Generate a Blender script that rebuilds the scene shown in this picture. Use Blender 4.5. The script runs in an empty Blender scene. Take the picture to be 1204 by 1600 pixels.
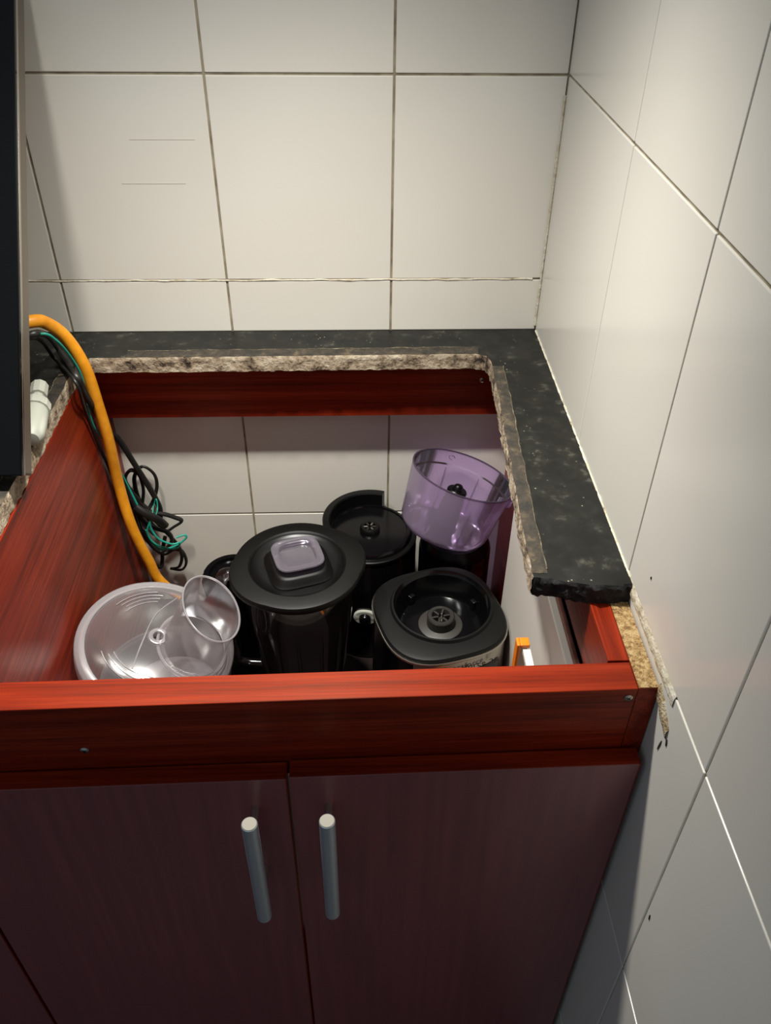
import bpy, bmesh, math, random
from mathutils import Vector, Matrix, noise
random.seed(7)
S = bpy.context.scene
COL = S.collection

# ------------------------------------------------------------------ camera
cd = bpy.data.cameras.new('camera')
cam = bpy.data.objects.new('camera', cd); COL.objects.link(cam)
cd.sensor_fit = 'VERTICAL'; cd.sensor_height = 36.0; cd.lens = 36.0 * 1308.0142 / 1600.0
cd.clip_start = 0.02
cr, cu, cf = Vector((0.99932511, -0.03526745, 0.01027268)), Vector((0.01405557, 0.62549977, 0.78009774)), Vector((0.03393762, 0.77942687, -0.62557333))
m = Matrix((cr, cu, -cf)).transposed().to_4x4()
m.translation = Vector((-0.23483132, -0.99107174, 1.3736139))
cam.matrix_world = m
S.camera = cam

# ------------------------------------------------------------------ world, lamps, exposure
w = bpy.data.worlds.new('world'); S.world = w; w.use_nodes = True
bgn = w.node_tree.nodes['Background']
bgn.inputs[0].default_value = (0.72, 0.88, 1.04, 1); bgn.inputs[1].default_value = 0.21
def reflector_bulb(loc, power, beam):
    # a reflector bulb of the cooker hood overhead: light falls off from the axis as cos(angle)^beam
    ld = bpy.data.lights.new('hood_lamp', 'POINT'); ld.energy = power; ld.color = (1.0, 0.975, 0.90); ld.shadow_soft_size = 0.024
    ld.use_nodes = True; t = ld.node_tree; em = t.nodes['Emission']
    tc = t.nodes.new('ShaderNodeTexCoord'); sx = t.nodes.new('ShaderNodeSeparateXYZ'); mu = t.nodes.new('ShaderNodeMath'); pw = t.nodes.new('ShaderNodeMath')
    t.links.new(tc.outputs['Normal'], sx.inputs[0]); mu.operation = 'MULTIPLY'; mu.inputs[1].default_value = -1.0; mu.use_clamp = True
    t.links.new(sx.outputs['Z'], mu.inputs[0]); pw.operation = 'POWER'; pw.inputs[1].default_value = beam; t.links.new(mu.outputs[0], pw.inputs[0])
    t.links.new(pw.outputs[0], em.inputs['Strength'])
    o = bpy.data.objects.new('hood_lamp', ld); COL.objects.link(o); o.location = loc
reflector_bulb((-0.52, -0.34, 1.53), 27.0, 7.0)
reflector_bulb((-0.28, -0.34, 1.53), 57.0, 6.4)
vs = S.view_settings
vs.view_transform = 'Standard'; vs.look = 'None'; vs.gamma = 1.0; vs.exposure = 0.0; vs.use_curve_mapping = False

# ------------------------------------------------------------------ materials
def lin(c):
    return tuple(((v/255)/12.92 if v/255 <= 0.04045 else ((v/255+0.055)/1.055)**2.4) for v in c)
class NT:
    def __init__(s, name):
        s.m = bpy.data.materials.new(name); s.m.use_nodes = True
        s.t = s.m.node_tree; s.b = s.t.nodes['Principled BSDF']; s.out = s.t.nodes['Material Output']
    def n(s, t, **k):
        x = s.t.nodes.new(t)
        for a, v in k.items():
            if a.startswith('i_'):
                key = a[2:]; x.inputs[int(key) if key.isdigit() else key].default_value = v
            else: setattr(x, a, v)
        return x
    def l(s, a, b): s.t.links.new(a, b)
    def coords(s, scale=(1,1,1)):
        c = s.n('ShaderNodeTexCoord'); mp = s.n('ShaderNodeMapping'); mp.inputs['Scale'].default_value = scale
        s.l(c.outputs['Object'], mp.inputs[0]); return mp.outputs[0]
    def noise(s, vec, scale, detail=4, rough=.5):
        x = s.n('ShaderNodeTexNoise'); x.inputs['Scale'].default_value = scale; x.inputs['Detail'].default_value = detail; x.inputs['Roughness'].default_value = rough
        s.l(vec, x.inputs['Vector']); return x.outputs['Fac']
    def ramp(s, fac, stops):
        x = s.n('ShaderNodeValToRGB'); e = x.color_ramp.elements
        while len(e) < len(stops): e.new(.5)
        for i, (p, c) in enumerate(stops): e[i].position = p; e[i].color = (*c, 1) if len(c) == 3 else c
        s.l(fac, x.inputs[0]); return x.outputs[0]
    def bump(s, h, strength, dist=.001):
        x = s.n('ShaderNodeBump'); x.inputs['Strength'].default_value = strength; x.inputs['Distance'].default_value = dist
        s.l(h, x.inputs['Height']); s.l(x.outputs[0], s.b.inputs['Normal'])
    def set(s, **k):
        for a, v in k.items(): s.b.inputs[a.replace('_', ' ')].default_value = v
        return s
def plain(name, rgb, rough=.4, metal=0.0, spec=.5):
    q = NT(name); q.set(Base_Color=(*lin(rgb), 1), Roughness=rough, Metallic=metal); q.b.inputs['Specular IOR Level'].default_value = spec
    return q.m
def g3(v): return (v, v, v)

def mat_wood(name, axis):
    q = NT(name); sc = [150, 150, 150]; sc[axis] = 4.0
    v = q.coords(tuple(sc)); f1 = q.noise(v, 3.0, 6, .65)
    v2 = q.coords(tuple(x*.25 for x in sc)); f2 = q.noise(v2, 2.2, 3)
    mx = q.n('ShaderNodeMath', operation='ADD'); q.l(f1, mx.inputs[0]); q.l(f2, mx.inputs[1])
    hf = q.n('ShaderNodeMath', operation='MULTIPLY'); q.l(mx.outputs[0], hf.inputs[0]); hf.inputs[1].default_value = .5
    c = q.ramp(hf.outputs[0], [(.34, lin((82, 21, 11))), (.5, lin((124, 34, 15))), (.66, lin((152, 50, 24)))])
    q.l(c, q.b.inputs['Base Color'])
    q.l(q.ramp(f1, [(.3, g3(.40)), (.7, g3(.28))]), q.b.inputs['Roughness']); q.bump(f1, .12, .0006)
    q.b.inputs['Specular IOR Level'].default_value = .24
    q.b.inputs['Specular Tint'].default_value = (1.0, .62, .42, 1)
    return q.m
WX, WY, WZ = mat_wood('mahogany_laminate_x', 0), mat_wood('mahogany_laminate_y', 1), mat_wood('mahogany_laminate_z', 2)

def mat_door():
    q = NT('dark_door_laminate'); f = q.noise(q.coords((60, 60, 2.5)), 2.0, 4, .6)
    q.l(q.ramp(f, [(.3, lin((112, 54, 58))), (.7, lin((130, 62, 66)))]), q.b.inputs['Base Color'])
    q.set(Roughness=.36); q.b.inputs['Specular IOR Level'].default_value = .9; return q.m
DOORM = mat_door()
def mat_tile():
    q = NT('glazed_tile'); oi = q.n('ShaderNodeObjectInfo')
    f = q.noise(q.coords((1,1,1)), 3.0, 2)
    a = q.ramp(f, [(.3, lin((224, 219, 208))), (.7, lin((232, 228, 219)))])
    hs = q.n('ShaderNodeHueSaturation'); mr = q.n('ShaderNodeMapRange'); mr.inputs[3].default_value = .965; mr.inputs[4].default_value = 1.02
    q.l(oi.outputs['Random'], mr.inputs[0]); q.l(mr.outputs[0], hs.inputs['Value']); q.l(a, hs.inputs['Color'])
    q.l(hs.outputs[0], q.b.inputs['Base Color'])
    q.set(Roughness=.2); q.b.inputs['Specular IOR Level'].default_value = .42
    q.bump(q.noise(q.coords((1,1,1)), 22, 2), .05, .001)
    return q.m
TILE = mat_tile()
def mat_grout():
    q = NT('grey_grout'); f = q.noise(q.coords((1,1,1)), 40, 3)
    q.l(q.ramp(f, [(.35, lin((124, 112, 92))), (.65, lin((166, 156, 134)))]), q.b.inputs['Base Color']); q.set(Roughness=.9); return q.m
GROUT = mat_grout()
def mat_granite():
    q = NT('black_granite'); v = q.coords((1,1,1))
    f = q.noise(v, 55, 5, .6); vo = q.n('ShaderNodeTexVoronoi'); vo.inputs['Scale'].default_value = 130; q.l(v, vo.inputs['Vector'])
    c1 = q.ramp(f, [(.45, lin((15, 15, 12))), (.60, lin((26, 26, 22))), (.74, lin((72, 72, 63)))])
    c2 = q.ramp(vo.outputs['Distance'], [(.04, g3(1)), (.14, g3(0))])
    f2 = q.noise(v, 24, 3); gate = q.ramp(f2, [(.5, g3(0)), (.66, g3(1))])
    mu = q.n('ShaderNodeMath', operation='MULTIPLY'); q.l(c2, mu.inputs[0]); q.l(gate, mu.inputs[1])
    mx = q.n('ShaderNodeMixRGB'); q.l(mu.outputs[0], mx.inputs[0]); q.l(c1, mx.inputs[1]); mx.inputs[2].default_value = (*lin((150, 142, 122)), 1)
    q.l(mx.outputs[0], q.b.inputs['Base Color'])
    q.l(q.ramp(f2, [(.3, g3(.34)), (.7, g3(.6))]), q.b.inputs['Roughness']); q.b.inputs['Specular IOR Level'].default_value = .35; return q.m
GRANITE = mat_granite()
def mat_cut(name, dark, mid, light, p=(.36, .5, .64), sc=48):
    q = NT(name); v = q.coords((1,1,1)); f = q.noise(v, sc, 6, .7)
    q.l(q.ramp(f, [(p[0], lin(dark)), (p[1], lin(mid)), (p[2], lin(light))]), q.b.inputs['Base Color'])
    q.set(Roughness=.85); q.bump(q.noise(v, sc*4, 4), .8, .003); return q.m
CUT = mat_cut('pale_sawn_stone', (48, 35, 26), (148, 130, 108), (190, 178, 156), (.36, .48, .64))
FRACT = mat_cut('black_fractured_stone', (8, 8, 9), (14, 14, 15), (34, 32, 34))
RESID = mat_cut('brown_glue_residue', (34, 32, 27), (58, 50, 40), (100, 86, 66), (.38, .55, .72), 60)
RIDGE = mat_cut('dried_sealant', (60, 54, 44), (104, 94, 74), (160, 148, 120), (.38, .55, .7), 90)
PARTICLE = mat_cut('raw_particleboard', (118, 86, 48), (176, 142, 92), (208, 180, 130), (.36, .5, .62), 260)
CAULK = mat_cut('dirty_white_caulk', (120, 96, 62), (205, 194, 168), (222, 216, 200), (.28, .42, .6), 45)
MORTAR = mat_cut('stained_mortar', (92, 66, 40), (170, 146, 108), (206, 194, 168), (.34, .48, .62), 120)
BLACK = plain('black_plastic', (8, 8, 8), .34, 0, .3)
MATTE = plain('matte_black_plastic', (9, 9, 8), .46, 0, .22)
GLOSSB = plain('gloss_black_plastic', (7, 7, 8), .16, 0, .4)
RUBBER = plain('grey_rubber', (50, 47, 43), .5)
DKGREY = plain('dark_grey_plastic', (38, 36, 33), .35)
STEEL = plain('brushed_steel', (190, 184, 172), .3, 1.0)
STEELB = plain('satin_steel', (214, 220, 226), .48, 1.0)
SHELFM = plain('dark_shelf_board', (34, 24, 23), .6, 0, .2)
CAPM = plain('dull_steel_cap', (150, 146, 136), .8, .2, .2)
WHITE = plain('white_laminate', (226, 220, 210), .4)
WHITEP = plain('white_plastic', (178, 180, 168), .5)
BROWN = plain('brown_edge_band', (150, 104, 90), .5)
ORANGE = plain('orange_plastic', (238, 128, 20), .4)
TEAL = plain('teal_insulation', (30, 150, 130), .4)
CORD = plain('black_cord_rubber', (26, 24, 22), .42)
GLASSB = plain('black_cooktop_glass', (7, 7, 8), .1, 0, .3)
TRAY = plain('grey_enamelled_tray', (116, 106, 94), .38, .5)
FLOORM = plain('grey_floor', (92, 90, 88), .5)
SCRATCH = plain('faint_scratch', (186, 176, 160), .6)
PRINT = plain('dark_print', (48, 38, 34), .6)
def mat_hose():
    q = NT('yellow_gas_hose'); f = q.noise(q.coords((30, 30, 30)), 3, 3)
    q.l(q.ramp(f, [(.3, lin((222, 140, 20))), (.7, lin((238, 160, 34)))]), q.b.inputs['Base Color']); q.set(Roughness=.42); return q.m
HOSE = mat_hose()
def mat_clear(name, tint, body, haze, edge, rough=.08, gloss_add=.06):
    q = NT(name); t = q.t
    tr = q.n('ShaderNodeBsdfTransparent'); tr.inputs[0].default_value = (*tint, 1)
    df = q.n('ShaderNodeBsdfDiffuse'); df.inputs[0].default_value = (*body, 1)
    tl = q.n('ShaderNodeBsdfTranslucent'); tl.inputs[0].default_value = (*body, 1)
    dd = q.n('ShaderNodeMixShader'); dd.inputs[0].default_value = .4; q.l(df.outputs[0], dd.inputs[1]); q.l(tl.outputs[0], dd.inputs[2])
    gl = q.n('ShaderNodeBsdfGlossy'); gl.inputs['Roughness'].default_value = rough
    lw = q.n('ShaderNodeLayerWeight'); lw.inputs[0].default_value = .35
    mr = q.n('ShaderNodeMapRange'); mr.inputs[3].default_value = haze; mr.inputs[4].default_value = edge; q.l(lw.outputs['Facing'], mr.inputs[0])
    m1 = q.n('ShaderNodeMixShader'); q.l(mr.outputs[0], m1.inputs[0]); q.l(tr.outputs[0], m1.inputs[1]); q.l(dd.outputs[0], m1.inputs[2])
    fr = q.n('ShaderNodeFresnel'); fr.inputs[0].default_value = 1.5
    ad = q.n('ShaderNodeMath', operation='ADD'); q.l(fr.outputs[0], ad.inputs[0]); ad.inputs[1].default_value = gloss_add - .04
    m2 = q.n('ShaderNodeMixShader'); q.l(ad.outputs[0], m2.inputs[0]); q.l(m1.outputs[0], m2.inputs[1]); q.l(gl.outputs[0], m2.inputs[2])
    q.l(m2.outputs[0], q.out.inputs[0]); return q.m
CLEAR = mat_clear('clear_plastic', (.90, .87, .88), (.66, .61, .62), .09, .5, .16, .09)
CLEARE = mat_clear('clear_plastic_rim', (.85, .82, .84), (.74, .70, .72), .30, .7, .2, .10)
PURPLE = mat_clear('violet_tinted_plastic', (.82, .70, .89), (.74, .61, .82), .27, .62, .14, .06)
PURPLED = mat_clear('violet_plastic_rim', (.34, .26, .38), (.25, .19, .28), .25, .7, .15, .06)
SMOKE = mat_clear('smoky_violet_cap', (.62, .56, .66), (.36, .32, .38), .20, .7, .15, .08)
GLASS = mat_clear('jug_glass', (.62, .61, .60), (.18, .17, .16), .02, .20, .03, .08)

# ------------------------------------------------------------------ geometry helpers
class MB:
    def __init__(s): s.v = []; s.f = []
    def add(s, vs, fs):
        o = len(s.v); s.v += [tuple(v) for v in vs]; s.f += [tuple(i+o for i in f) for f in fs]; return s
    def box(s, x0, x1, y0, y1, z0, z1):
        v = [(x, y, z) for z in (z0, z1) for y in (y0, y1) for x in (x0, x1)]
        return s.add(v, [(0,2,3,1), (4,5,7,6), (0,1,5,4), (2,6,7,3), (0,4,6,2), (1,3,7,5)])
    def lathe(s, prof, seg=48, c=(0,0,0), a0=0, a1=None, sx=1, sy=1):
        full = a1 is None; n = seg if full else seg+1
        vs = []
        for i in range(n):
            a = 2*math.pi*i/seg if full else a0+(a1-a0)*i/seg
            for (r_, z) in prof: vs.append((c[0]+r_*sx*math.cos(a), c[1]+r_*sy*math.sin(a), c[2]+z))
        k = len(prof); fs = []
        for i in range(seg):
            j = (i+1) % n
            for q in range(k-1): fs.append((i*k+q, j*k+q, j*k+q+1, i*k+q+1))
        if not full:
            fs.append(tuple(range(k))[::-1]); fs.append(tuple((n-1)*k+q for q in range(k)))
        return s.add(vs, fs)
    def loft(s, rings, cap0=False, cap1=False):
        k = len(rings[0]); vs = [p for r_ in rings for p in r_]; fs = []
        for i in range(len(rings)-1):
            for j in range(k): fs.append((i*k+j, i*k+(j+1) % k, (i+1)*k+(j+1) % k, (i+1)*k+j))
        if cap0: fs.append(tuple(range(k))[::-1])
        if cap1: fs.append(tuple((len(rings)-1)*k+j for j in range(k)))
        return s.add(vs, fs)
    def tube(s, pts, rad, seg=10, sub=8, closed=False, flat=1.0, caps=True):
        P = [Vector(p) for p in pts]; n = len(P); path = []
        R_ = rad if isinstance(rad, (list, tuple)) else [rad]*n; rr = []
        cnt = n if closed else n-1
        for i in range(cnt):
            g = (lambda k: P[k % n]) if closed else (lambda k: P[max(0, min(n-1, k))])
            p0, p1, p2, p3 = g(i-1), g(i), g(i+1), g(i+2)
            for q in range(sub):
                t = q/sub
                path.append(.5*((2*p1)+(p2-p0)*t+(2*p0-5*p1+4*p2-p3)*t*t+(3*p1-p0-3*p2+p3)*t**3))
                rr.append(R_[i]*(1-t)+R_[(i+1) % n]*t)
        if not closed: path.append(P[-1]); rr.append(R_[-1])
        m_ = len(path); up = Vector((.13, .31, .94)); rings = []; prev = None
        for i in range(m_):
            a = path[(i-1) % m_] if closed or i > 0 else path[i]; b = path[(i+1) % m_] if closed or i < m_-1 else path[i]
            t = (b-a)
            if t.length < 1e-9: t = Vector((0,0,1))
            t.normalize()
            nrm = (prev - t*prev.dot(t)) if prev else (up - t*up.dot(t))
            if nrm.length < 1e-6: nrm = t.orthogonal()
            nrm.normalize(); bi = t.cross(nrm); prev = nrm
            rings.append([path[i]+nrm*(rr[i]*math.cos(2*math.pi*k/seg))+bi*(rr[i]*flat*math.sin(2*math.pi*k/seg)) for k in range(seg)])
        if closed: rings.append(rings[0])
        return s.loft(rings, caps and not closed, caps and not closed)
    def xf(s, fn): s.v = [tuple(fn(Vector(v))) for v in s.v]; return s
    def mesh(s, name, bevel=0, smooth=None, bseg=2):
        bm = bmesh.new(); vv = [bm.verts.new(v) for v in s.v]
        for f in s.f:
            try: bm.faces.new([vv[i] for i in f])
            except ValueError: pass
        bmesh.ops.remove_doubles(bm, verts=bm.verts, dist=1e-6)
        bmesh.ops.recalc_face_normals(bm, faces=bm.faces)
        if bevel: bmesh.ops.bevel(bm, geom=list(bm.edges), offset=bevel, segments=bseg, affect='EDGES', profile=.5)
        me = bpy.data.meshes.new(name); bm.to_mesh(me); bm.free()
        if smooth is not None:
            for p in me.polygons: p.use_smooth = True
            me.set_sharp_from_angle(angle=math.radians(smooth))
        return me
def link(name, me, mat, parent=None, world=True):
    o = bpy.data.objects.new(name, me); COL.objects.link(o)
    if mat is not None and me is not None and not me.materials: me.materials.append(mat)
    if parent is not None:
        o.parent = parent
        if world:
            off = Vector((0,0,0)); p = parent
            while p is not None: off += Vector(p.location); p = p.parent
            o.location = -off
    return o
def part(name, mb, mat, parent, bevel=0, smooth=None, world=True, label=None):
    o = link(name, mb.mesh(name, bevel, smooth), mat, parent, world)
    if label: o['label'] = label
    return o
def tag(o, label, cat, group=None):
    o['label'] = label; o['category'] = cat
    if group: o['group'] = group
    return o
def thing(name, label, cat, loc=(0,0,0), group=None, rot=None):
    o = bpy.data.objects.new(name, None); COL.objects.link(o); o.location = loc; o.empty_display_size = .02
    if rot is not None: o.rotation_mode = 'QUATERNION'; o.rotation_quaternion = rot
    return tag(o, label, cat, group)
def frame_quat(n, xref):
    n = Vector(n).normalized(); x = Vector(xref); x = (x-n*x.dot(n)).normalized(); y = n.cross(x)
    return Matrix((x, y, n)).transposed().to_quaternion()

# ------------------------------------------------------------------ the room: tiled walls and floor
CT = 0.88                       # top of the countertop
ZA, ZB, ZE, ZF = 1.1785, 0.9482, 0.8786, 0.5787
TW, TH, J = 0.2030, 0.3000, 0.0026
def struct(name, mb, mat, **k):
    o = part(name, mb, mat, None, **k); o['kind'] = 'structure'; return o
struct('floor', MB().box(-2.2, .06, -2.6, .06, -.05, 0), FLOORM)
wall_back = struct('wall_back', MB().box(-1.62, .06, .0016, .07, 0, 2.1), GROUT)
wall_right = struct('wall_right', MB().box(.0016, .07, -1.9, .0016, 0, 2.1), GROUT)
tile_cache = {}
def tile_mesh(w_, h_, axis):
    k = (round(w_, 4), round(h_, 4), axis)
    if k not in tile_cache:
        mb = MB()
        if axis == 'back': mb.box(0, w_, 0, .006, 0, h_)
        else: mb.box(0, .006, 0, w_, 0, h_)
        tile_cache[k] = mb.mesh('tile', bevel=.0009)
        tile_cache[k].materials.append(TILE)
    return tile_cache[k]
def tile(axis, a, z, w_, h_, par):
    o = link('tile', tile_mesh(w_, h_, axis), TILE, par, False)
    o.location = (a, 0, z) if axis == 'back' else (0, a, z)
xb = [0.0, -.1883]
while xb[-1] > -1.4: xb.append(xb[-1]-TW)
zl = [0, ZF-TH, ZF, ZE, ZB, ZA, ZA+TH, ZA+2*TH, ZA+3*TH]
for i in range(len(xb)-1):
    for j in range(1, len(zl)-2):
        g = J if i else .0018
        tile('back', xb[i+1]+J/2, zl[j]+J/2, xb[i]-xb[i+1]-(J/2+g/2), zl[j+1]-zl[j]-J, wall_back)
yb = [0.0, -.0610, -.2623]
while yb[-1] > -1.6: yb.append(yb[-1]-.2012)
zr = [0, ZF-TH, ZF, ZE, ZA, ZA+TH, ZA+2*TH]
for i in range(len(yb)-1):
    for j in range(len(zr)-1):
        if i == 0: continue
        y1, y0 = (0.0, yb[2]) if i == 1 else (yb[i], yb[i+1])
        tile('right', y0+.0009, zr[j]+J/2, y1-y0-.0020, zr[j+1]-zr[j]-J, wall_right)
# lumpy caulk squeezed along the cut joint above the counter
pts = []; x = -1.2
while x < -.003:
    pts.append((x, .0003, ZB+.0012*noise.noise((x*23, 2, 0))+.0008*noise.noise((x*70, 5, 0)))); x += .012
part('caulk_bead', MB().tube(pts, [.0009+.0012*abs(noise.noise((p[0]*31, 9, 1))) for p in pts], 8, 3), CAULK, wall_back, smooth=60, label='lumpy cream caulk line')
pts = [(-.0015, -.0015, ZA-.02-i*.008) for i in range(36)]
pts = [(p[0], p[1], p[2]) for p in pts if p[2] > CT]
part('caulk_bead', MB().tube(pts, [.0014+.0014*abs(noise.noise((p[2]*40, 3, 1))) for p in pts], 6, 2), CAULK, wall_back, smooth=60)
# pale caulk and mortar left on the right wall along the bared panel edge
def ragged_strip(y0, y1, zlo, zhi, th, seed, n=60):
    mb = MB(); A = []
    for i in range(n+1):
        y = y0+(y1-y0)*i/n
        a = zlo(y)+.0022*noise.noise((y*90, seed, 0)); b = zhi(y)+.0022*noise.noise((y*110, seed, 7))
        t = th*(.7+.6*abs(noise.noise((y*60, seed, 3))))
        A.append([(.0004, y, a), (-t, y, a*.75+b*.25), (-t, y, a*.3+b*.7), (.0004, y, b)])
    vs = [p for q in A for p in q]
    fs = [(i*4+k, i*4+k+1, i*4+k+5, i*4+k+4) for i in range(n) for k in range(3)]
    return mb.add(vs, fs)
part('caulk_strip', ragged_strip(-.005, -.60, lambda y: CT-.002 if y > -.47 else CT-.014, lambda y: CT+.0012 if y > -.47 else CT+.0005, .0015, 1.0, 140), CAULK, wall_right, smooth=60, label='dirty white caulk line')
part('mortar_residue', ragged_strip(-.574, -.606, lambda y: .846-(-.574-y)*.35, lambda y: .866-(-.574-y)*.5, .0022, 4.0, 24), MORTAR, wall_right, smooth=60, label='brown stained mortar remains')
for (y, z, ly, lz, sl) in ((-.609, .836, .0016, .007, .3), (-.601, .822, .0010, .014, -.2), (-.672, .688, .0010, .007, .1), (-.509, .915, .0010, .003, 0)):
    mb = MB(); k = 9
    ring = [(-.0007, y+ly*math.cos(6.2832*i/k)*(.6+.5*random.random())+sl*lz*.3*math.sin(6.2832*i/k), z+lz*.5*math.sin(6.2832*i/k)) for i in range(k)]
    mb.add([(.0005, a[1], a[2]) for a in ring]+ring, [(i, (i+1) % k, k+(i+1) % k, k+i) for i in range(k)]+[tuple(range(k, 2*k))])
    part('dirt_fleck', mb, PRINT, wall_right)
# pencil lines on the wide tile of the back wall
for (xa, xc, z) in (((-0.4811, 0.0000, 1.1117)[0], (-0.4091, 0.0000, 1.1132)[0], (-0.4472, 0.0000, 1.1124)[2]), ((-0.4982, 0.0000, 1.0647)[0], (-0.4255, 0.0000, 1.0654)[0], (-0.4547, 0.0000, 1.0647)[2])):
    part('scratch', MB().box(xa, xc, -.0003, .0005, z-.00016, z+.00016), SCRATCH, wall_back)

# ------------------------------------------------------------------ granite countertop with the sawn-out cooktop opening
def jag(p, q, n, amp, seed):
    out = []
    for i in range(n):
        t = i/n; x_ = p[0]+(q[0]-p[0])*t; y_ = p[1]+(q[1]-p[1])*t
        d = Vector((q[0]-p[0], q[1]-p[1])).normalized(); nn = Vector((-d.y, d.x))
        a = amp*(noise.noise((x_*60, y_*60, seed))+.5*noise.noise((x_*170, y_*170, seed+3)))
        out.append((x_+nn.x*a, y_+nn.y*a))
    return out
hole = []      # from the front of the left piece, round the opening, to the broken end on the right
hole += jag((-.572, -.60), (-.569, -.092), 90, .0012, 1)
hole += jag((-.569, -.092), (-.556, -.070), 6, .0012, 1)
hole += jag((-.556, -.070), (-.086, -.066), 90, .0010, 2)
hole += jag((-.086, -.066), (-.073, -.072), 4, .0008, 3)
hole += jag((-.073, -.072), (-.0685, -.088), 4, .0008, 3)
hole += jag((-.0685, -.088), (-.0745, -.235), 30, .0012, 4)
hole += jag((-.0745, -.235), (-.0825, -.405), 36, .0014, 5)
hole += jag((-.0825, -.405), (-.0835, -.468), 14, .0016, 6)
nh = len(hole)
front = jag((-.0835, -.468), (-.060, -.4725), 8, .0020, 7)+jag((-.060, -.4725), (-.030, -.4805), 10, .0030, 8)+jag((-.030, -.4805), (-.0005, -.479), 9, .0022, 9)+[(-.0005, -.479)]
outer = [(-.0005, -.0005), (-1.2, -.0005), (-1.2, -.60)]
TK = .020
ct = thing('granite_countertop', 'speckled black granite countertop with a sawn-out square opening and broken front', 'countertop', (-.6, -.2, CT-TK))
ring = hole+front+outer; N = len(ring)
from mathutils.geometry import delaunay_2d_cdt
vo_, _, fo_, ov_, _, _ = delaunay_2d_cdt([Vector(p) for p in ring], [], [list(range(N))], 1, 1e-7)
sm = MB()
for z in (CT, CT-TK): sm.add([(v.x, v.y, z) for v in vo_], fo_)
for i in range(nh+len(front)-1, N):
    p, q = ring[i], ring[(i+1) % N]
    sm.add([(p[0], p[1], CT), (q[0], q[1], CT), (q[0], q[1], CT-TK), (p[0], p[1], CT-TK)], [(0, 1, 2, 3)])
me = sm.mesh('slab')
link('slab', me, GRANITE, ct)
def edge_face(pts, seed, amp, lv=6):
    mb = MB(); rows = []
    for k in range(lv+1):
        z = CT-TK*k/lv; row = []
        for i, p in enumerate(pts):
            a, b = pts[max(0, i-1)], pts[min(len(pts)-1, i+1)]
            d = Vector((b[0]-a[0], b[1]-a[1]))
            d = d.normalized() if d.length > 1e-9 else Vector((1, 0))
            nn = Vector((d.y, -d.x))
            o_ = 0 if k == 0 else amp*(.5+noise.noise((p[0]*140, p[1]*140, z*150+seed))+.6*noise.noise((p[0]*420, p[1]*420, z*400+seed)))
            zz = z + (.0012*noise.noise((p[0]*200, p[1]*200, seed)) if k == lv else 0)
            row.append((p[0]+nn.x*o_, p[1]+nn.y*o_, zz))
        rows.append(row)
    n = len(pts); vs = [p for r_ in rows for p in r_]
    return mb.add(vs, [(k*n+i, k*n+i+1, (k+1)*n+i+1, (k+1)*n+i) for k in range(lv) for i in range(n-1)])
part('sawn_edge', edge_face(hole+[front[0]], 3, .0016), CUT, ct, smooth=50, label='pale chipped sawn edge')
part('broken_end', edge_face(front, 8, .0035, 7), FRACT, ct, smooth=35, label='jagged black fractured end')
def offset_line(pts, d):
    out = []
    for i, p in enumerate(pts):
        a, b = pts[max(0, i-3)], pts[min(len(pts)-1, i+3)]; t = Vector((b[0]-a[0], b[1]-a[1])).normalized()
        out.append((p[0]-t.y*d, p[1]+t.x*d))
    return out
lineA = hole[96+8:96+92]                 # back run
lineB = hole[nh-78:nh]                   # right run
lineC = hole[2:88]                       # left run
for ln, wd in ((lineA, .017), (lineB, .013), (lineC, .014)):
    o2 = offset_line(ln, wd); mb = MB(); n = len(ln)
    o2 = [(p[0]+.0012*noise.noise((p[0]*90, p[1]*90, 5)), p[1]+.0012*noise.noise((p[0]*90, p[1]*90, 9))) for p in o2]
    mb.add([(p[0], p[1], CT+.0002) for p in ln]+[(p[0], p[1], CT+.0004) for p in o2], [(i, i+1, n+i+1, n+i) for i in range(n-1)])
    part('glue_band', mb, RESID, ct, label='brown glue band along the opening')
    q = [(p[0], p[1], CT+.0004) for p in o2[::2]]
    part('sealant_ridge', MB().tube(q, [max(.0003, .0010*(.5+noise.noise((p[0]*50, p[1]*50, 2)))) for p in q], 6, 2), RIDGE, ct, smooth=60)

# ------------------------------------------------------------------ base cabinet under the opening
def yaw(v): return Vector((v.x, v.y+.0155*v.x, v.z))
cab = thing('base_cabinet', 'dark mahogany base cabinet with two closed doors and bar handles, open on top', 'cabinet', (-.295, -.30, 0))
ZR = CT-TK
YF = -.5755                     # front of the top rail at the right end
sp = part('side_panel', MB().box(-.0170, -.0008, YF+.0005, -.002, .0, ZR-.0008), WY, cab)
part('raw_edge', MB().box(-.0168, -.0012, YF+.001, -.002, ZR-.0008, ZR), PARTICLE, sp, label='bare particleboard edge')
part('side_panel', MB().box(-.584, -.568, -.580, -.002, 0, ZR-.0005), WY, cab)
part('front_rail', MB().box(-.568, -.0176, YF, YF+.0275, .765, ZR).xf(yaw), WX, cab, bevel=.0008)
part('side_batten', MB().box(-.0345, -.0174, YF+.029, -.085, .80, ZR), WY, cab, bevel=.0006)
part('back_rail', MB().box(-.568, -.0174, -.034, -.018, .7720, ZR-.0005), WX, cab)
part('shelf', MB().box(-.568, -.0174, -.54, -.008, .394, .410), SHELFM, cab)
part('bottom_panel', MB().box(-.568, -.0174, -.55, -.008, .09, .106), WX, cab)
part('toe_kick', MB().box(-.584, -.0008, -.535, -.519, 0, .09), WX, cab)
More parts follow.
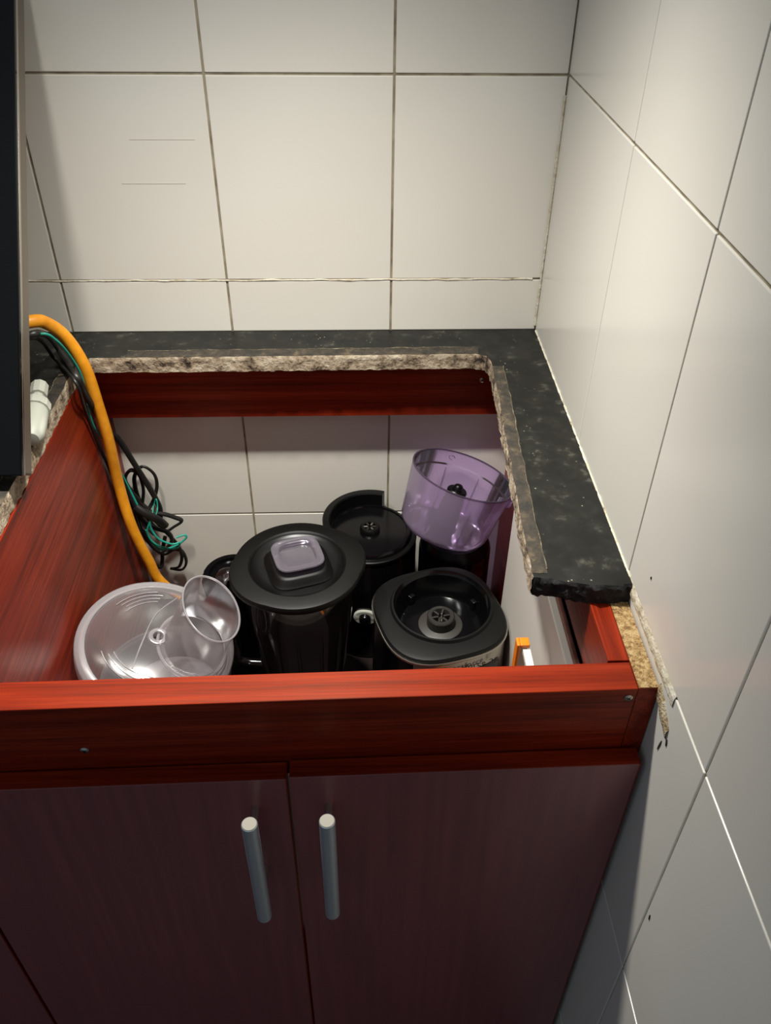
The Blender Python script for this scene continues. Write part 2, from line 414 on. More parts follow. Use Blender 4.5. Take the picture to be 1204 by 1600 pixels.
def screw(x_, y_, z_, par):
    s_ = MB().lathe([(0, .0013), (.0022, .0012), (.0036, .0004), (.0036, -.0004)], 16)
    s_.xf(lambda v: Vector((x_+v.x, y_-v.z, z_+v.y)))
    o = part('screw', s_, STEEL, par, smooth=40, label='small steel cross-head screw')
    c = MB().box(-.0018, .0018, -.0004, .0004, .0011, .0015).box(-.0004, .0004, -.0018, .0018, .0011, .0015)
    c.xf(lambda v: Vector((x_+v.x*.8+v.y*.6, y_-v.z, z_+v.y*.8-v.x*.6))); part('slot', c, BLACK, o)
screw(-.0236, YF-.0005, .8496, cab); screw(-.4536, YF-.0155*.4536-.0003, .8074, cab); screw(-.0690, -.0343, .8245, cab)
YD = YF-.0022
def door(x0, x1, zt, par, hx=None):
    d = part('door', MB().box(x0, x1, YD-.0158, YD, .10, zt-.001).xf(yaw), DOORM, par, bevel=.0006)
    part('edge_band', MB().box(x0+.0003, x1-.0003, YD-.0155, YD-.0003, zt-.0012, zt).xf(yaw), WX, d)
    part('edge_band', MB().box(x1-.0002, x1+.0008, YD-.0155, YD-.0003, .102, zt-.0004).xf(yaw), WZ, d)
    if hx is not None:
        y0 = YD-.0158+.0155*hx; yb_ = y0-.031
        h = MB().lathe([(0, .151), (.0058, .151), (.0065, .1502), (.0065, .0008), (.0052, 0), (0, 0)], 24, (hx, yb_, .6215))
        ho = part('handle', h, STEELB, d, smooth=40, label='satin steel bar handle')
        part('end_cap', MB().lathe([(0, .7729), (.0056, .7729), (.0060, .7724)], 24, (hx, yb_, 0)), CAPM, d, smooth=40)
        for z in (.649, .745):
            p_ = MB().lathe([(.0032, 0), (.0032, .031)], 14); p_.xf(lambda v: Vector((hx+v.x, yb_+v.z, z+v.y)))
            part('post', p_, STEEL, d, smooth=40)
    return d
door(-.5815, -.2955, .7850, cab, -.3225); door(-.2925, -.0065, .787, cab, -.2618)
nb = thing('base_cabinet', 'neighbouring mahogany cabinet at the left, only a sliver of its door in view', 'cabinet', (-.89, -.30, 0))
for a in (-.6005, -1.19): part('side_panel', MB().box(a, a+.0155, -.580, -.002, 0, ZR-.0015), WY, nb)
part('front_rail', MB().box(-1.174, -.6006, YF, YF+.0275, .765, ZR-.001).xf(yaw), WX, nb)
part('bottom_panel', MB().box(-1.174, -.6006, -.55, -.008, .09, .106), WX, nb)
part('toe_kick', MB().box(-1.19, -.586, -.535, -.519, 0, .09), WX, nb)
door(-1.188, -.8885, .785, nb); door(-.8855, -.5855, .785, nb)

# ------------------------------------------------------------------ cooktop lifted out and leaned on the back wall
th = math.atan2(.372, .295); e2 = Vector((0, math.cos(th), math.sin(th))); en = Vector((0, -math.sin(th), math.cos(th))); B0 = Vector((-.553, -.3135, CT+.0003))
def ck(x0, x1, t0, t1, d0, d1):
    mb = MB().box(x0, x1, t0, t1, d0, d1)
    return mb.xf(lambda v: Vector((B0.x-v.x, B0.y, B0.z))+e2*v.y+en*v.z)
cook = thing('cooktop', 'black glass cooktop taken out and leaning upright against the tiled wall', 'cooktop', (-.84, -.3, CT))
part('glass_top', ck(0, .56, 0, .485, .0235, .030), GLASSB, cook, bevel=.0014)
part('metal_trim', ck(.0004, .5596, .0004, .4846, .0185, .0233), STEEL, cook, bevel=.0008, label='bright steel trim under the glass')
part('burner_tray', ck(.0012, .5588, .0015, .483, .0, .0183), TRAY, cook, bevel=.002, label='grey metal tray on the underside')

# white gas connector beside the cooktop
gv = thing('gas_connector', 'off-white plastic gas connector lying on the stone behind the cooktop', 'gas fitting', (-0.5644, -0.2519, 0.8810))
gx = Vector((-0.5597, -0.2654, 0.8900)); gt = Vector((-.582, -.125, .905)); ax = (gt-gx).normalized()
qg = ax.to_track_quat('Z', 'Y').to_matrix()
def gl_(prof, seg=20):
    mb = MB().lathe(prof, seg); return mb.xf(lambda v: gx+Vector((-.0075, .006, .004))+qg @ v)
part('body', gl_([(0, -.008), (.008, -.007), (.0125, .0), (.0135, .012), (.0135, .036), (.0125, .040), (0, .040)]), WHITEP, gv, smooth=40)
part('collar', gl_([(0, .040), (.0148, .040), (.0152, .042), (.0152, .050), (.0145, .052), (0, .052)], 12), WHITEP, gv, smooth=25)
part('stem', gl_([(.0065, .052), (.0065, .066), (.0095, .066), (.0095, .085), (.006, .090), (0, .090)], 10), WHITEP, gv, smooth=25)

# ------------------------------------------------------------------ hose and cords
hp = [(-.64, -.16, .955), (-0.5920, -0.1300, 0.9573), (-0.5776, -0.1150, 0.9475), (-0.5644, -0.1050, 0.9234), (-0.5544, -0.0980, 0.8822), (-0.5521, -0.0920, 0.8300), (-0.5512, -0.0860, 0.7693), (-0.5543, -0.0780, 0.6968), (-0.5488, -0.0820, 0.6275), (-0.5366, -0.0800, 0.5597), (-0.5212, -0.0780, 0.5064), (-.45, -.07, .4185)]
o = part('gas_hose', MB().tube(hp, .0073, 16, 10), HOSE, None, smooth=70); tag(o, 'yellow-orange gas hose curving over the stone edge into the cabinet', 'hose')
# flat black appliance cord bunched up against the wall
bd = thing('power_cord', 'black flat power cord bunched into loops beside the yellow hose', 'cord', (-0.5303, -0.0300, 0.6083))
def cordpath(pts, r_=.0026, flat=.62, mat=CORD, name='cord', par=bd):
    return part(name, MB().tube(pts, r_, 8, 8, flat=flat), mat, par, smooth=70)
def px(l): return l
cordpath([(-.63, -.15, .93), (-0.5767, -0.1500, 0.9541), (-0.5953, -0.0604, 0.8880), (-0.5556, -0.1286, 0.8900), (-0.5557, -0.1100, 0.8482), (-0.5595, -0.0620, 0.7752), (-0.5516, -0.0450, 0.7437), (-0.5416, -0.0340, 0.6969), (-0.5282, -0.0300, 0.6492), (-0.5202, -0.0300, 0.6141), (-0.5270, -0.0260, 0.5869), (-0.5380, -0.0200, 0.6004), (-0.5525, -0.0200, 0.6245), (-0.5634, -0.0220, 0.6586), (-0.5530, -0.0240, 0.6789), (-0.5417, -0.0240, 0.6721), (-0.5413, -0.0200, 0.6418), (-0.5494, -0.0160, 0.6095)], .0040)
cordpath([(-0.5494, -0.0160, 0.6095), (-0.5538, -0.0140, 0.6293), (-0.5520, -0.0140, 0.6604), (-0.5381, -0.0140, 0.6782), (-0.5239, -0.0140, 0.6656), (-0.5224, -0.0160, 0.6443), (-0.5317, -0.0220, 0.6198), (-0.5441, -0.0300, 0.6086), (-0.5523, -0.0320, 0.6280), (-0.5584, -0.0340, 0.6527), (-0.5590, -0.0340, 0.6239), (-0.5505, -0.0340, 0.5939), (-0.5359, -0.0340, 0.5691)], .0032)
cordpath([(-0.5589, -0.0400, 0.6629), (-0.5525, -0.0400, 0.6285), (-0.5345, -0.0400, 0.6164), (-0.5159, -0.0340, 0.6077), (-0.5022, -0.0300, 0.5982), (-0.4927, -0.0280, 0.5891), (-0.5055, -0.0280, 0.5784), (-0.5193, -0.0300, 0.5716), (-0.5330, -0.0340, 0.5875), (-0.5449, -0.0360, 0.6134)], .0034)
cordpath([(-0.5536, -0.0440, 0.6432), (-0.5497, -0.0440, 0.6140), (-0.5484, -0.0440, 0.5840), (-0.5417, -0.0400, 0.5557), (-0.5277, -0.0340, 0.5310), (-0.5119, -0.0280, 0.5344), (-0.5013, -0.0240, 0.5255), (-0.4994, -0.0200, 0.5008), (-0.5091, -0.0180, 0.4831), (-0.5271, -0.0160, 0.4844)], .0030)
cordpath([(-0.5520, -0.0360, 0.6253), (-0.5337, -0.0360, 0.6037), (-0.5181, -0.0340, 0.5750), (-0.5060, -0.0300, 0.5463), (-0.5028, -0.0260, 0.5195), (-0.5110, -0.0220, 0.4936), (-0.5245, -0.0180, 0.4862)], .0028)
cordpath([(-0.5467, -0.0500, 0.6247), (-0.5385, -0.0500, 0.6033), (-0.5258, -0.0460, 0.5901), (-0.5124, -0.0420, 0.5791), (-0.5100, -0.0400, 0.5600), (-0.5275, -0.0420, 0.5419), (-0.5393, -0.0460, 0.5583), (-0.5446, -0.0500, 0.5889)], .0034)
cordpath([(-0.5519, -0.0500, 0.6306), (-0.5501, -0.0500, 0.5890), (-0.5480, -0.0460, 0.5510), (-0.5432, -0.0400, 0.5173), (-0.5346, -0.0340, 0.5051), (-0.5289, -0.0300, 0.5340), (-0.5208, -0.0300, 0.5617)], .0030)
part('cord_tie', MB().tube([(-0.5444, -0.0600, 0.6418), (-0.5333, -0.0620, 0.6317), (-0.5186, -0.0580, 0.6166), (-0.5119, -0.0500, 0.5980)], .0062, 10, 6, flat=.7), CORD, bd, smooth=70, label='thick gathered middle of the bunch')
tw = thing('earth_wire', 'thin teal wire looped through the bunched black cord', 'wire', (-0.5226, -0.0500, 0.5763))
def tealw(pts, r_=.0015): part('wire', MB().tube(pts, r_, 6, 8), TEAL, tw, smooth=70)
tealw([(-.62, -.15, .935), (-0.5757, -0.1500, 0.9526), (-0.5635, -0.1400, 0.9397), (-0.5591, -0.1200, 0.9068), (-0.5573, -0.1080, 0.8750), (-0.5616, -0.1000, 0.8350), (-0.5635, -0.0920, 0.7976), (-0.5605, -0.0800, 0.7703), (-0.5533, -0.0600, 0.6996), (-0.5420, -0.0580, 0.6425)])
tealw([(-0.5281, -0.0620, 0.6200), (-0.5290, -0.0620, 0.6035), (-0.5212, -0.0620, 0.5841), (-0.5055, -0.0580, 0.5705), (-0.4952, -0.0540, 0.5693), (-0.5000, -0.0520, 0.5577), (-0.5135, -0.0540, 0.5585), (-0.5303, -0.0600, 0.5752), (-0.5356, -0.0620, 0.5964), (-0.5289, -0.0620, 0.6153)])
tealw([(-0.5379, -0.0580, 0.5979), (-0.5328, -0.0580, 0.5735), (-0.5212, -0.0540, 0.5574), (-0.5007, -0.0500, 0.5610), (-0.4858, -0.0460, 0.5722), (-0.4888, -0.0460, 0.5771), (-0.4995, -0.0500, 0.5758)])
tealw([(-0.5220, -0.0560, 0.6197), (-0.5208, -0.0400, 0.6221), (-0.5217, -0.0340, 0.6349), (-0.5272, -0.0340, 0.6233), (-0.5282, -0.0460, 0.6152)], .0009)
bw = part('thin_wire', MB().tube([(-.63, -.14, .93), (-0.5857, -0.1400, 0.9430), (-0.5941, -0.0809, 0.8860), (-0.5543, -0.1395, 0.8870), (-0.5610, -0.1130, 0.8340), (-0.5640, -0.0909, 0.7727), (-0.5640, -0.0684, 0.7059), (-0.5640, -0.0493, 0.6244), (-0.5641, -0.0300, 0.5411), (-0.5569, -0.0200, 0.4792), (-.55, -.03, .4135)], .0022, 8, 8), CORD, None, smooth=70)
tag(bw, 'thin black wire running straight down behind the yellow hose', 'wire')

# ------------------------------------------------------------------ things standing on the cabinet shelf
ZS = .4105
def squircle(c, h, e, rot, z, n=64):
    out = []
    for i in range(n):
        a = 2*math.pi*i/n; ca, sa = math.cos(a), math.sin(a)
        r_ = h/((abs(ca)**e+abs(sa)**e)**(1/e)); x_, y_ = r_*ca, r_*sa
        out.append((c[0]+x_*math.cos(rot)-y_*math.sin(rot), c[1]+x_*math.sin(rot)+y_*math.cos(rot), z))
    return out

# blender motor base with silver front
mc, mr_ = (-.1335, -.2500), math.radians(16)
mbs = thing('blender_motor', 'black and silver blender motor base with an open round socket on top', 'blender', (mc[0], mc[1], ZS))
EX = 2.9
body = MB().loft([squircle(mc, h, EX, mr_, z) for h, z in ((.079, ZS+.001), (.0795, ZS+.03), (.0785, ZS+.12), (.0770, .596))], True, False)
part('body', body, GLOSSB, mbs, smooth=40)
band = MB().loft([squircle(mc, h, EX, mr_, z) for h, z in ((.0772, .5955), (.0790, .5975), (.0803, .5990), (.0797, .6012), (.076, .6014))])
part('silver_band', band, STEEL, mbs, smooth=40, label='thin bright silver band')
def circ(c, r_, z, n=64, ph=0.0): return [(c[0]+r_*math.cos(2*math.pi*i/n+ph), c[1]+r_*math.sin(2*math.pi*i/n+ph), z) for i in range(n)]
C = lambda r_, z: circ((mc[0]+.004, mc[1]+.008), r_, z, 64, mr_)
cap = MB().loft([squircle(mc, h, EX, mr_, z) for h, z in ((.0768, .6010), (.0788, .6020), (.0790, .6038), (.0770, .6064), (.072, .6078))]+[C(.0655, .6085), C(.0635, .6120), C(.0612, .6122)])
tcap = part('top_cap', cap, MATTE, mbs, smooth=32, label='matte black top with round recess')
part('recess', MB().loft([C(.0612, .6122), C(.0590, .6085), C(.0575, .6070), C(.0560, .598), C(.0540, .578), C(.0520, .5735)], False, True), GLOSSB, tcap, smooth=32, label='deep gloss black recess')
hc = (mc[0]+.004, mc[1]+.008)
part('socket_disc', MB().lathe([(0, .5755), (.027, .5755), (.0285, .5745), (.0285, .573)], 40, (hc[0], hc[1], 0)), RUBBER, mbs, smooth=40, label='grey rubber disc around the drive socket')
dr = part('drive_socket', MB().lathe([(.0105, .584), (.0120, .5905), (.0165, .5905), (.0178, .589), (.0178, .5755)], 36, (hc[0], hc[1], 0)), DKGREY, mbs, smooth=40)
for i in range(6):
    a = i*math.pi/3+.2
    t_ = MB().box(.0035, .0125, -.0014, .0014, .578, .5895); t_.xf(lambda v: Vector((hc[0]+v.x*math.cos(a)-v.y*math.sin(a), hc[1]+v.x*math.sin(a)+v.y*math.cos(a), v.z)))
    part('tooth', t_, DKGREY, dr, bevel=.0004)
part('drive_pin', MB().lathe([(0, .5835), (.0035, .583), (.0045, .576)], 16, (hc[0], hc[1], 0)), STEEL, dr, smooth=40)
for a in (.55, 2.3, 3.9, 5.5):
    rib = MB().box(.0500, .0565, -.004, .004, .575, .588); rib.xf(lambda v: Vector((hc[0]+v.x*math.cos(a)-v.y*math.sin(a), hc[1]+v.x*math.sin(a)+v.y*math.cos(a), v.z)))
    part('locking_rib', rib, BLACK, mbs, bevel=.0008)
def face_patch(u0, u1, z0, z1, off, rr=0.0):
    # patch on the front face, following the rounded-square section
    mb = MB(); n = 28; cols = []
    for i in range(n+1):
        u = u0+(u1-u0)*i/n; col = []
        for k in range(7):
            z = z0+(z1-z0)*k/6
            if rr and k == 6:
                e_ = min(i, n-i)/n*(u1-u0)
                z = z1-(rr-math.sqrt(max(0, rr*rr-(rr-min(e_, rr))**2)))
            hh = .0785+(.0770-.0785)*(z-(ZS+.12))/(.592-ZS-.12)+off
            a = -math.pi/2+u; ca, sa = math.cos(a), math.sin(a)
            r_ = hh/((abs(ca)**EX+abs(sa)**EX)**(1/EX)); x_, y_ = r_*ca, r_*sa
            col.append((mc[0]+x_*math.cos(mr_)-y_*math.sin(mr_), mc[1]+x_*math.sin(mr_)+y_*math.cos(mr_), z))
        cols.append(col)
    vs = [p for c in cols for p in c]; return mb.add(vs, [(i*7+k, (i+1)*7+k, (i+1)*7+k+1, i*7+k+1) for i in range(n) for k in range(6)])
fp = part('front_plate', face_patch(-.72, .92, .455, .5955, .0010), STEEL, mbs, smooth=40, label='brushed silver front plate')
part('window', face_patch(-.58, .70, .462, .5775, .0016, .008), GLOSSB, fp, smooth=40, label='dark inset window')
tc = bpy.data.curves.new('print', 'FONT'); tc.body = 'Xpertforce 2X'; tc.size = .0118; tc.align_x = 'CENTER'; tc.extrude = .0002; tc.space_character = 1.08
to = bpy.data.objects.new('print', tc); COL.objects.link(to)
bpy.context.view_layer.update()
tme = bpy.data.meshes.new_from_object(to.evaluated_get(bpy.context.evaluated_depsgraph_get())); tme.name = 'lettering'
bpy.data.objects.remove(to); tme.materials.clear()
fx, fy = Vector((math.cos(mr_), math.sin(mr_), 0)), Vector((math.sin(mr_), -math.cos(mr_), 0))
org = Vector((mc[0], mc[1], .5820))+fy*.0794+fx*.012
for v in tme.vertices: v.co = org+fx*v.co.x+Vector((0, 0, 1))*v.co.y+fy*v.co.z
lt = link('lettering', tme, PRINT, fp); lt['label'] = 'small dark printed words'

for ch in mbs.children: ch.location.z += .0115
# glass blender jug with black lid
jc = (-.3070, -.2460)
jug = thing('blender_jug', 'clear glass blender jug closed with a round black lid', 'blender jug', (jc[0], jc[1], ZS))
def JL(prof, seg=56): return MB().lathe([(r_, z) for r_, z in prof], seg, (jc[0], jc[1], 0))
part('glass_body', JL([(.0480, .452), (.0500, .470), (.0580, .560), (.0660, .640), (.0715, .684), (.0735, .688), (.0690, .688), (.0630, .640), (.0550, .560), (.0470, .472), (.0, .468)]), GLASS, jug, smooth=40)
for k in range(5):
    a = -math.pi/2+(-.9+.45*k)
    part('glass_rib', MB().tube([(jc[0]+r_*math.cos(a), jc[1]+r_*math.sin(a), z) for r_, z in ((.0500, .475), (.0565, .55), (.0620, .61), (.0645, .640))], [.0022, .0026, .0026, .0012], 8, 5), GLASS, jug, smooth=60)
part('base_collar', JL([(0, ZS), (.052, ZS), (.055, .415), (.055, .440), (.051, .455), (0, .458)]), BLACK, jug, smooth=40)
bl = part('blade_hub', JL([(0, .492), (.006, .490), (.009, .482), (.012, .468), (.012, .466)], 20), STEEL, jug, smooth=40)
for a in (.3, 1.87, 3.44, 5.01):
    b_ = MB().add([(.006, -.005, .484), (.030, -.002, .498), (.032, .003, .499), (.006, .006, .484), (.006, -.005, .4855), (.030, -.002, .4995), (.032, .003, .5005), (.006, .006, .4855)], [(0,3,2,1), (4,5,6,7), (0,1,5,4), (1,2,6,5), (2,3,7,6), (3,0,4,7)])
    b_.xf(lambda v: Vector((jc[0]+v.x*math.cos(a)-v.y*math.sin(a), jc[1]+v.x*math.sin(a)+v.y*math.cos(a), v.z))); part('blade', b_, STEEL, bl)
ha = math.radians(172)
def hpnt(r_, z, s_=0): return (jc[0]+r_*math.cos(ha)-s_*math.sin(ha), jc[1]+r_*math.sin(ha)+s_*math.cos(ha), z)
part('glass_handle', MB().tube([hpnt(.066, .668), hpnt(.085, .672), hpnt(.094, .664), hpnt(.097, .640), hpnt(.095, .58), hpnt(.091, .535), hpnt(.088, .515), hpnt(.055, .512)], [.009, .009, .010, .009, .008, .008, .008, .007], 14, 8, flat=.75), GLASS, jug, smooth=60)
lid = JL([(.0715, .684), (.0755, .690), (.0775, .6910), (.0780, .6955), (.0765, .6985), (.0720, .6998), (.0585, .7005), (.0565, .6990)], 72)
def spout(v):
    d = Vector((v.x-jc[0], v.y-jc[1])); a = math.atan2(d.y, d.x); r_ = d.length
    if r_ > .06:
        for a0, amp in ((math.radians(22), .006), (math.radians(208), .005)):
            k = math.cos(a-a0)
            if k > .80: r_ += amp*((k-.80)/.20)*(r_-.06)/.0185
    return Vector((jc[0]+r_*math.cos(a), jc[1]+r_*math.sin(a), v.z))
lwell = JL([(.0565, .6990), (.0550, .6972), (.048, .6950), (.038, .6935), (.027, .6970), (0, .6970)], 72)
jl = part('lid', lid.xf(spout), MATTE, jug, smooth=35, label='matte black lid with low stepped rim')
part('lid_well', lwell, BLACK, jl, smooth=35, label='darker sunken middle of the lid')
cc = (-.3060, -.2460); cr_ = math.radians(17)
Q = lambda h, z: squircle(cc, h, 4.2, cr_, z, 48)
part('filler_cap', MB().loft([Q(.0200, .7040), Q(.0215, .709), Q(.0282, .7125), Q(.0290, .7140), Q(.0282, .7152), Q(.0220, .7152), Q(.0205, .7140), Q(.0195, .7090), Q(.017, .7085)], False, True), SMOKE, jl, smooth=40, label='smoky translucent square filler cap')
bmpl = MB().loft([Q(.0380, .6955), Q(.0350, .6985), Q(.0325, .7030), Q(.0300, .7050), Q(.020, .7052)], False, True)
part('cap_seat', bmpl, MATTE, jl, smooth=40)

# motor base with an open collar at the wall
bc = (-.2170, -.0770)
pb = thing('processor_motor', 'round black processor base with a raised open collar, against the wall', 'food processor', (bc[0], bc[1], ZS))
def BL(prof, seg=56): return MB().lathe(prof, seg, (bc[0], bc[1], 0))
part('body', BL([(0, ZS+.001), (.065, ZS+.001), (.0665, .416), (.0670, .50), (.0670, .546), (.0670, .552), (.0665, .556), (.0665, .590), (.0640, .598), (.0600, .600), (.0590, .606), (.056, .6095), (.0530, .6095), (.052, .6075), (.016, .6075), (0, .6075)]), GLOSSB, pb, smooth=35)
part('collar', MB().lathe([(.0565, .603), (.0565, .6280), (.0580, .6300), (.0655, .6300), (.0668, .6285), (.0668, .603)], 40, (bc[0], bc[1], 0), math.radians(70), math.radians(205)), BLACK, pb, smooth=35, label='raised curved collar wall')
part('collar', MB().lathe([(.0600, .599), (.0600, .6040), (.0655, .6040), (.0668, .603), (.0668, .599)], 40, (bc[0], bc[1], 0), math.radians(205), math.radians(400)), BLACK, pb, smooth=35)
ds = part('drive_socket', BL([(.0085, .6078), (.0085, .6150), (.0120, .6150), (.0140, .613), (.0145, .6075)], 32), BLACK, pb, smooth=40)
for i in range(6):
    a = i*math.pi/3
    t_ = MB().box(.003, .009, -.0012, .0012, .6078, .6148); t_.xf(lambda v: Vector((bc[0]+v.x*math.cos(a)-v.y*math.sin(a), bc[1]+v.x*math.sin(a)+v.y*math.cos(a), v.z)))
    part('tooth', t_, STEEL if i % 2 else DKGREY, ds, bevel=.0004)
ka = math.radians(-97)
def knob(prof, seg, sx=1.0): 
    k_ = MB().lathe(prof, seg, sx=sx); d_ = Vector((math.cos(ka), math.sin(ka), 0)); t_ = Vector((-math.sin(ka), math.cos(ka), 0)); o_ = Vector((bc[0], bc[1], .5010))+d_*.0664
    return k_.xf(lambda v: o_+t_*v.x+Vector((0, 0, 1))*v.y+d_*v.z)
kp = part('dial_plate', knob([(.0, .0045), (.0125, .0045), (.0135, .0035), (.0135, 0)], 32, 1.25), WHITEP, pb, smooth=40, label='white oval plate around the dial')
part('dial', knob([(0, .0120), (.006, .0120), (.0080, .0100), (.0088, .0045)], 24), GLOSSB, kp, smooth=40)

# second small base carrying the violet bowl
vc = (-.0960, -.0910)
vb_ = thing('chopper_motor', 'tall gloss black chopper motor base under the tilted violet bowl', 'chopper', (vc[0], vc[1], ZS))
part('body', MB().lathe([(0, ZS+.001), (.050, ZS+.001), (.0510, .415), (.0510, .588), (.0500, .592), (0, .592)], 48, (vc[0], vc[1], 0)), GLOSSB, vb_, smooth=35)
part('top_step', MB().lathe([(.0490, .592), (.0490, .5935), (.0445, .6000), (.040, .6060), (.0, .6070)], 48, (vc[0], vc[1], 0)), BLACK, vb_, smooth=35)
part('drive_shaft', MB().lathe([(.010, .6060), (.010, .612), (.007, .614), (0, .614)], 20, (vc[0], vc[1], 0)), BLACK, vb_, smooth=40)

# violet bowl, tilted
BN = Vector((.2916, .1631, .9425)); bq = frame_quat(BN, cr)
bowl = thing('chopper_bowl', 'translucent violet plastic bowl tilted on the black base at the back', 'bowl', (-.1180, -.1050, .6290), None, bq)
part('wall', MB().lathe([(.018, .003), (.040, .001), (.052, .001), (.0590, .005), (.0625, .013), (.0690, .0700), (.0712, .0890)], 64), PURPLE, bowl, smooth=50, world=False)
part('inner_wall', MB().lathe([(.018, .0055), (.050, .0040), (.0560, .0085), (.0595, .016), (.0655, .0690), (.0682, .0705), (.0696, .0890)], 64), PURPLE, bowl, smooth=50, world=False)
part('rim', MB().lathe([(.0694, .0885), (.0694, .0900), (.0704, .0906), (.0715, .0900), (.0715, .0885)], 64), PURPLED, bowl, smooth=50, world=False, label='dark violet rim line')
part('column', MB().lathe([(.020, .002), (.0165, .012), (.0150, .045), (.0135, .056), (.0, .057)], 32), mat_clear('grey_violet_column', (.30, .26, .33), (.16, .14, .17), .35, .6, .2, .05), bowl, smooth=50, world=False)
hb = part('hub', MB().lathe([(.0095, .056), (.0135, .058), (.0140, .064), (.0125, .066), (.0070, .066), (.0062, .071), (.0048, .0725), (0, .0725)], 28), BLACK, bowl, smooth=40, world=False, label='black drive hub')
for i in range(8):
    a = i*math.pi/4+.2
    part('bowl_rib', MB().tube([(r_*math.cos(a), r_*math.sin(a), z) for r_, z in ((.0580, .016), (.0610, .040), (.0640, .066))], [.0014, .0014, .0008], 6, 3), PURPLE, bowl, smooth=60, world=False)
part('moulded_mark', MB().tube([(-.008+.0042*math.cos(i*.6283), .0692, .0800+.0030*math.sin(i*.6283)) for i in range(9)], .0006, 6, 3), PURPLED, bowl, smooth=60, world=False)
part('locking_tab', MB().lathe([(.0705, .074), (.0750, .077), (.0750, .083), (.0710, .084)], 10, (0,0,0), math.radians(-28), math.radians(-8)), PURPLE, bowl, smooth=50, world=False)

# clear processor lid with feed tube, leaning on the left panel
LN = Vector((.2852, -.1517, .9464)); lq = frame_quat(LN, cr)
pl = thing('food_processor_cover', 'clear plastic food processor lid with a wide feed tube, tilted at the left', 'processor lid', (-.4715, -.3130, .6370), None, lq)
part('dome', MB().lathe([(.0800, -.0040), (.0795, .0005), (.0785, .0020), (.0740, .0060), (.055, .0105), (.030, .0130), (.0115, .0138)], 72), CLEAR, pl, smooth=50, world=False)
part('rim_skirt', MB().lathe([(.0890, -.022), (.0908, -.021), (.0915, -.006), (.0900, -.0020), (.0830, .0005), (.0800, .0005), (.0798, -.0020), (.0860, -.0050), (.0885, -.021)], 72), CLEARE, pl, smooth=50, world=False)
part('centre_boss', MB().lathe([(.0060, .004), (.0060, .0158), (.0075, .0168), (.0105, .0160), (.0115, .0135)], 32), CLEARE, pl, smooth=50, world=False, label='small raised ring around the centre hole')
part('boss_hole', MB().lathe([(0, .0050), (.0060, .0052)], 24), DKGREY, pl, world=False)
def oval(cx, cy, a, b, rot, z, n=48):
    return [(cx+a*math.cos(t)*math.cos(rot)-b*math.sin(t)*math.sin(rot), cy+a*math.cos(t)*math.sin(rot)+b*math.sin(t)*math.cos(rot), z) for t in [2*math.pi*i/n for i in range(n)]]
ro = math.radians(-62)
tub = part('feed_tube', MB().loft([oval(.0400, -.002, .0430, .0370, ro, .008), oval(.0425, -.001, .0410, .0345, ro, .014), oval(.0460, .004, .0410, .0310, ro, .040), oval(.0510, .010, .0455, .0295, ro, .074)]), CLEAR, pl, smooth=50, world=False)
def ovtube(a, b, cx, cy, z, r_): return MB().tube(oval(cx, cy, a, b, ro, z, 24), r_, 6, 3, closed=True)
part('tube_lip', ovtube(.0455, .0295, .0510, .010, .074, .0013), CLEARE, tub, smooth=60, world=False)
part('tube_base_ring', ovtube(.0445, .0385, .0400, -.002, .0105, .0022), CLEARE, tub, smooth=60, world=False)
for k, (r_, a0, a1) in enumerate(((.0660, 1.75, 2.55), (.0610, 1.65, 2.50), (.0560, 1.70, 2.45), (.0510, 1.75, 2.55), (.0640, 3.6, 4.6), (.0580, 3.7, 4.7), (.0520, 3.7, 4.8))):
    n = 12; zz = .0085+(.074-r_)*.14
    part('moulded_line', MB().tube([(r_*math.cos(a0+(a1-a0)*i/n), r_*math.sin(a0+(a1-a0)*i/n), zz) for i in range(n+1)], .0006, 5, 2), CLEARE, pl, smooth=60, world=False)
part('rib', MB().tube([(-.020, -.045, .0115), (-.016, -.01, .0135), (-.008, .03, .0128), (.012, .062, .0090)], .0009, 6, 5), CLEARE, pl, smooth=60, world=False)

# clear bowl under that lid, with a metal disc in it
kc = (-.4710, -.3080)
kb = thing('processor_bowl', 'clear plastic processor bowl standing beneath the tilted clear lid', 'bowl', (kc[0], kc[1], ZS))
part('wall', MB().lathe([(.0, ZS+.002), (.066, ZS+.002), (.070, ZS+.008), (.0765, .570), (.0785, .572), (.0785, .578), (.0755, .578), (.0680, ZS+.010), (0, ZS+.005)], 56, (kc[0], kc[1], 0)), CLEAR, kb, smooth=40)
part('grip', MB().tube([(kc[0]+.070, kc[1]+.0, .555), (kc[0]+.094, kc[1]-.004, .552), (kc[0]+.096, kc[1]-.004, .50), (kc[0]+.090, kc[1]-.002, .46), (kc[0]+.066, kc[1], .452)], .006, 10, 6), CLEARE, kb, smooth=60)
sd = thing('slicing_disc', 'grey metal slicing disc seen through the clear lid', 'blade disc', (kc[0], kc[1], .555))
part('disc', MB().lathe([(0, .5560), (.052, .5555), (.0560, .5540), (.0560, .5525), (0, .5525)], 48, (kc[0]+.006, kc[1]-.008, 0)), STEELB, sd, smooth=30)
part('hub', MB().lathe([(.011, .556), (.010, .566), (0, .567)], 24, (kc[0]+.006, kc[1]-.008, 0)), WHITEP, sd, smooth=40)
part('shaft', MB().lathe([(.007, ZS+.0064), (.007, .5525)], 16, (kc[0]+.006, kc[1]-.008, 0)), WHITEP, sd, smooth=40)

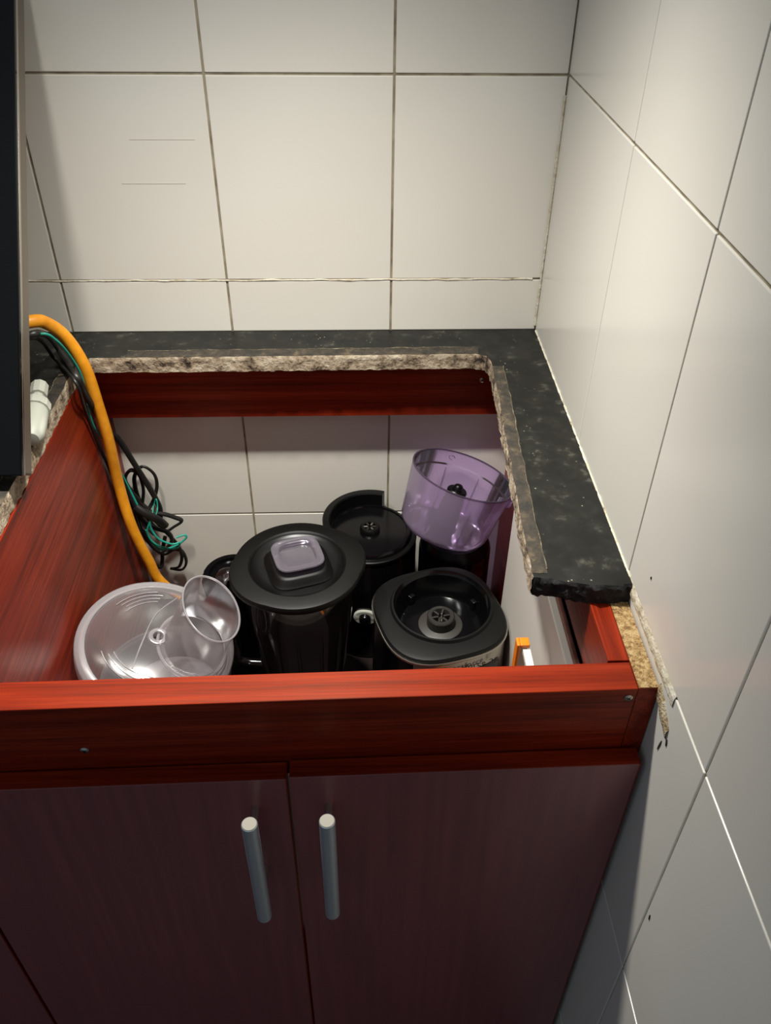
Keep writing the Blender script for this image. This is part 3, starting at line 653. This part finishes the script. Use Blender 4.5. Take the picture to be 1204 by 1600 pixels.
# black cup with a ribbed lid, behind the jug
rc = (-.4010, -.1720)
rb = thing('tumbler', 'black tumbler with a ribbed screw lid, half hidden behind the glass jug', 'tumbler', (rc[0], rc[1], ZS))
part('cup', MB().lathe([(0, ZS+.001), (.030, ZS+.001), (.032, .414), (.037, .59), (.0, .59)], 40, (rc[0], rc[1], 0)), BLACK, rb, smooth=40)
rings = []
for z, r0 in ((.590, .036), (.592, .0385), (.612, .0395), (.6165, .0375)):
    rings.append([(rc[0]+(r0+(.0009*math.cos(i*math.pi/2) if z < .615 else 0))*math.cos(2*math.pi*i/96), rc[1]+(r0+(.0009*math.cos(i*math.pi/2) if z < .615 else 0))*math.sin(2*math.pi*i/96), z) for i in range(96)])
for r0, z in ((.031, .6165), (.0295, .6120), (.010, .6115)): rings.append([(rc[0]+r0*math.cos(2*math.pi*i/96), rc[1]+r0*math.sin(2*math.pi*i/96), z) for i in range(96)])
part('ribbed_lid', MB().loft(rings, True, True), GLOSSB, rb, smooth=25)

# white board standing along the right side
wbd = thing('white_board', 'white board with a brown edge standing along the right cabinet side', 'board', (-.045, -.36, ZS))
part('panel', MB().box(-.0455, -.0375, -.538, -.206, ZS, .7850), WHITE, wbd, bevel=.0012)
part('edge_band', MB().box(-.0374, -.0325, -.538, -.206, ZS+.001, .7870), BROWN, wbd, bevel=.0008, label='thin brown edge strip')

# orange framed slicer standing in the right front corner
sl = thing('vegetable_slicer', 'upright orange plastic slicer with a white bar in the right front corner', 'slicer', (-.072, -.43, ZS))
def SB(x0, x1, y0, y1, z0, z1): return MB().box(x0, x1, y0, y1, z0, z1)
part('frame_post', SB(-.0775, -.0740, -.4300, -.4190, ZS, .7510), ORANGE, sl, bevel=.0012)
part('frame_top', SB(-.0740, -.0645, -.4300, -.4190, .7460, .7510), ORANGE, sl, bevel=.0012)
part('back_plate', SB(-.0740, -.0645, -.4215, -.4190, ZS, .7459), WHITEP, sl)
part('white_bar', MB().loft([[(-.0715, -.4303, .7405), (-.0640, -.4303, .7405), (-.0640, -.4303, .7455), (-.0715, -.4303, .7455)], [(-.0650, -.5000, .7130), (-.0565, -.5000, .7130), (-.0565, -.5000, .7180), (-.0650, -.5000, .7180)]], True, True), WHITE, sl)
part('foot', SB(-.0800, -.0610, -.500, -.4160, ZS-.0, ZS+.006), ORANGE, sl)
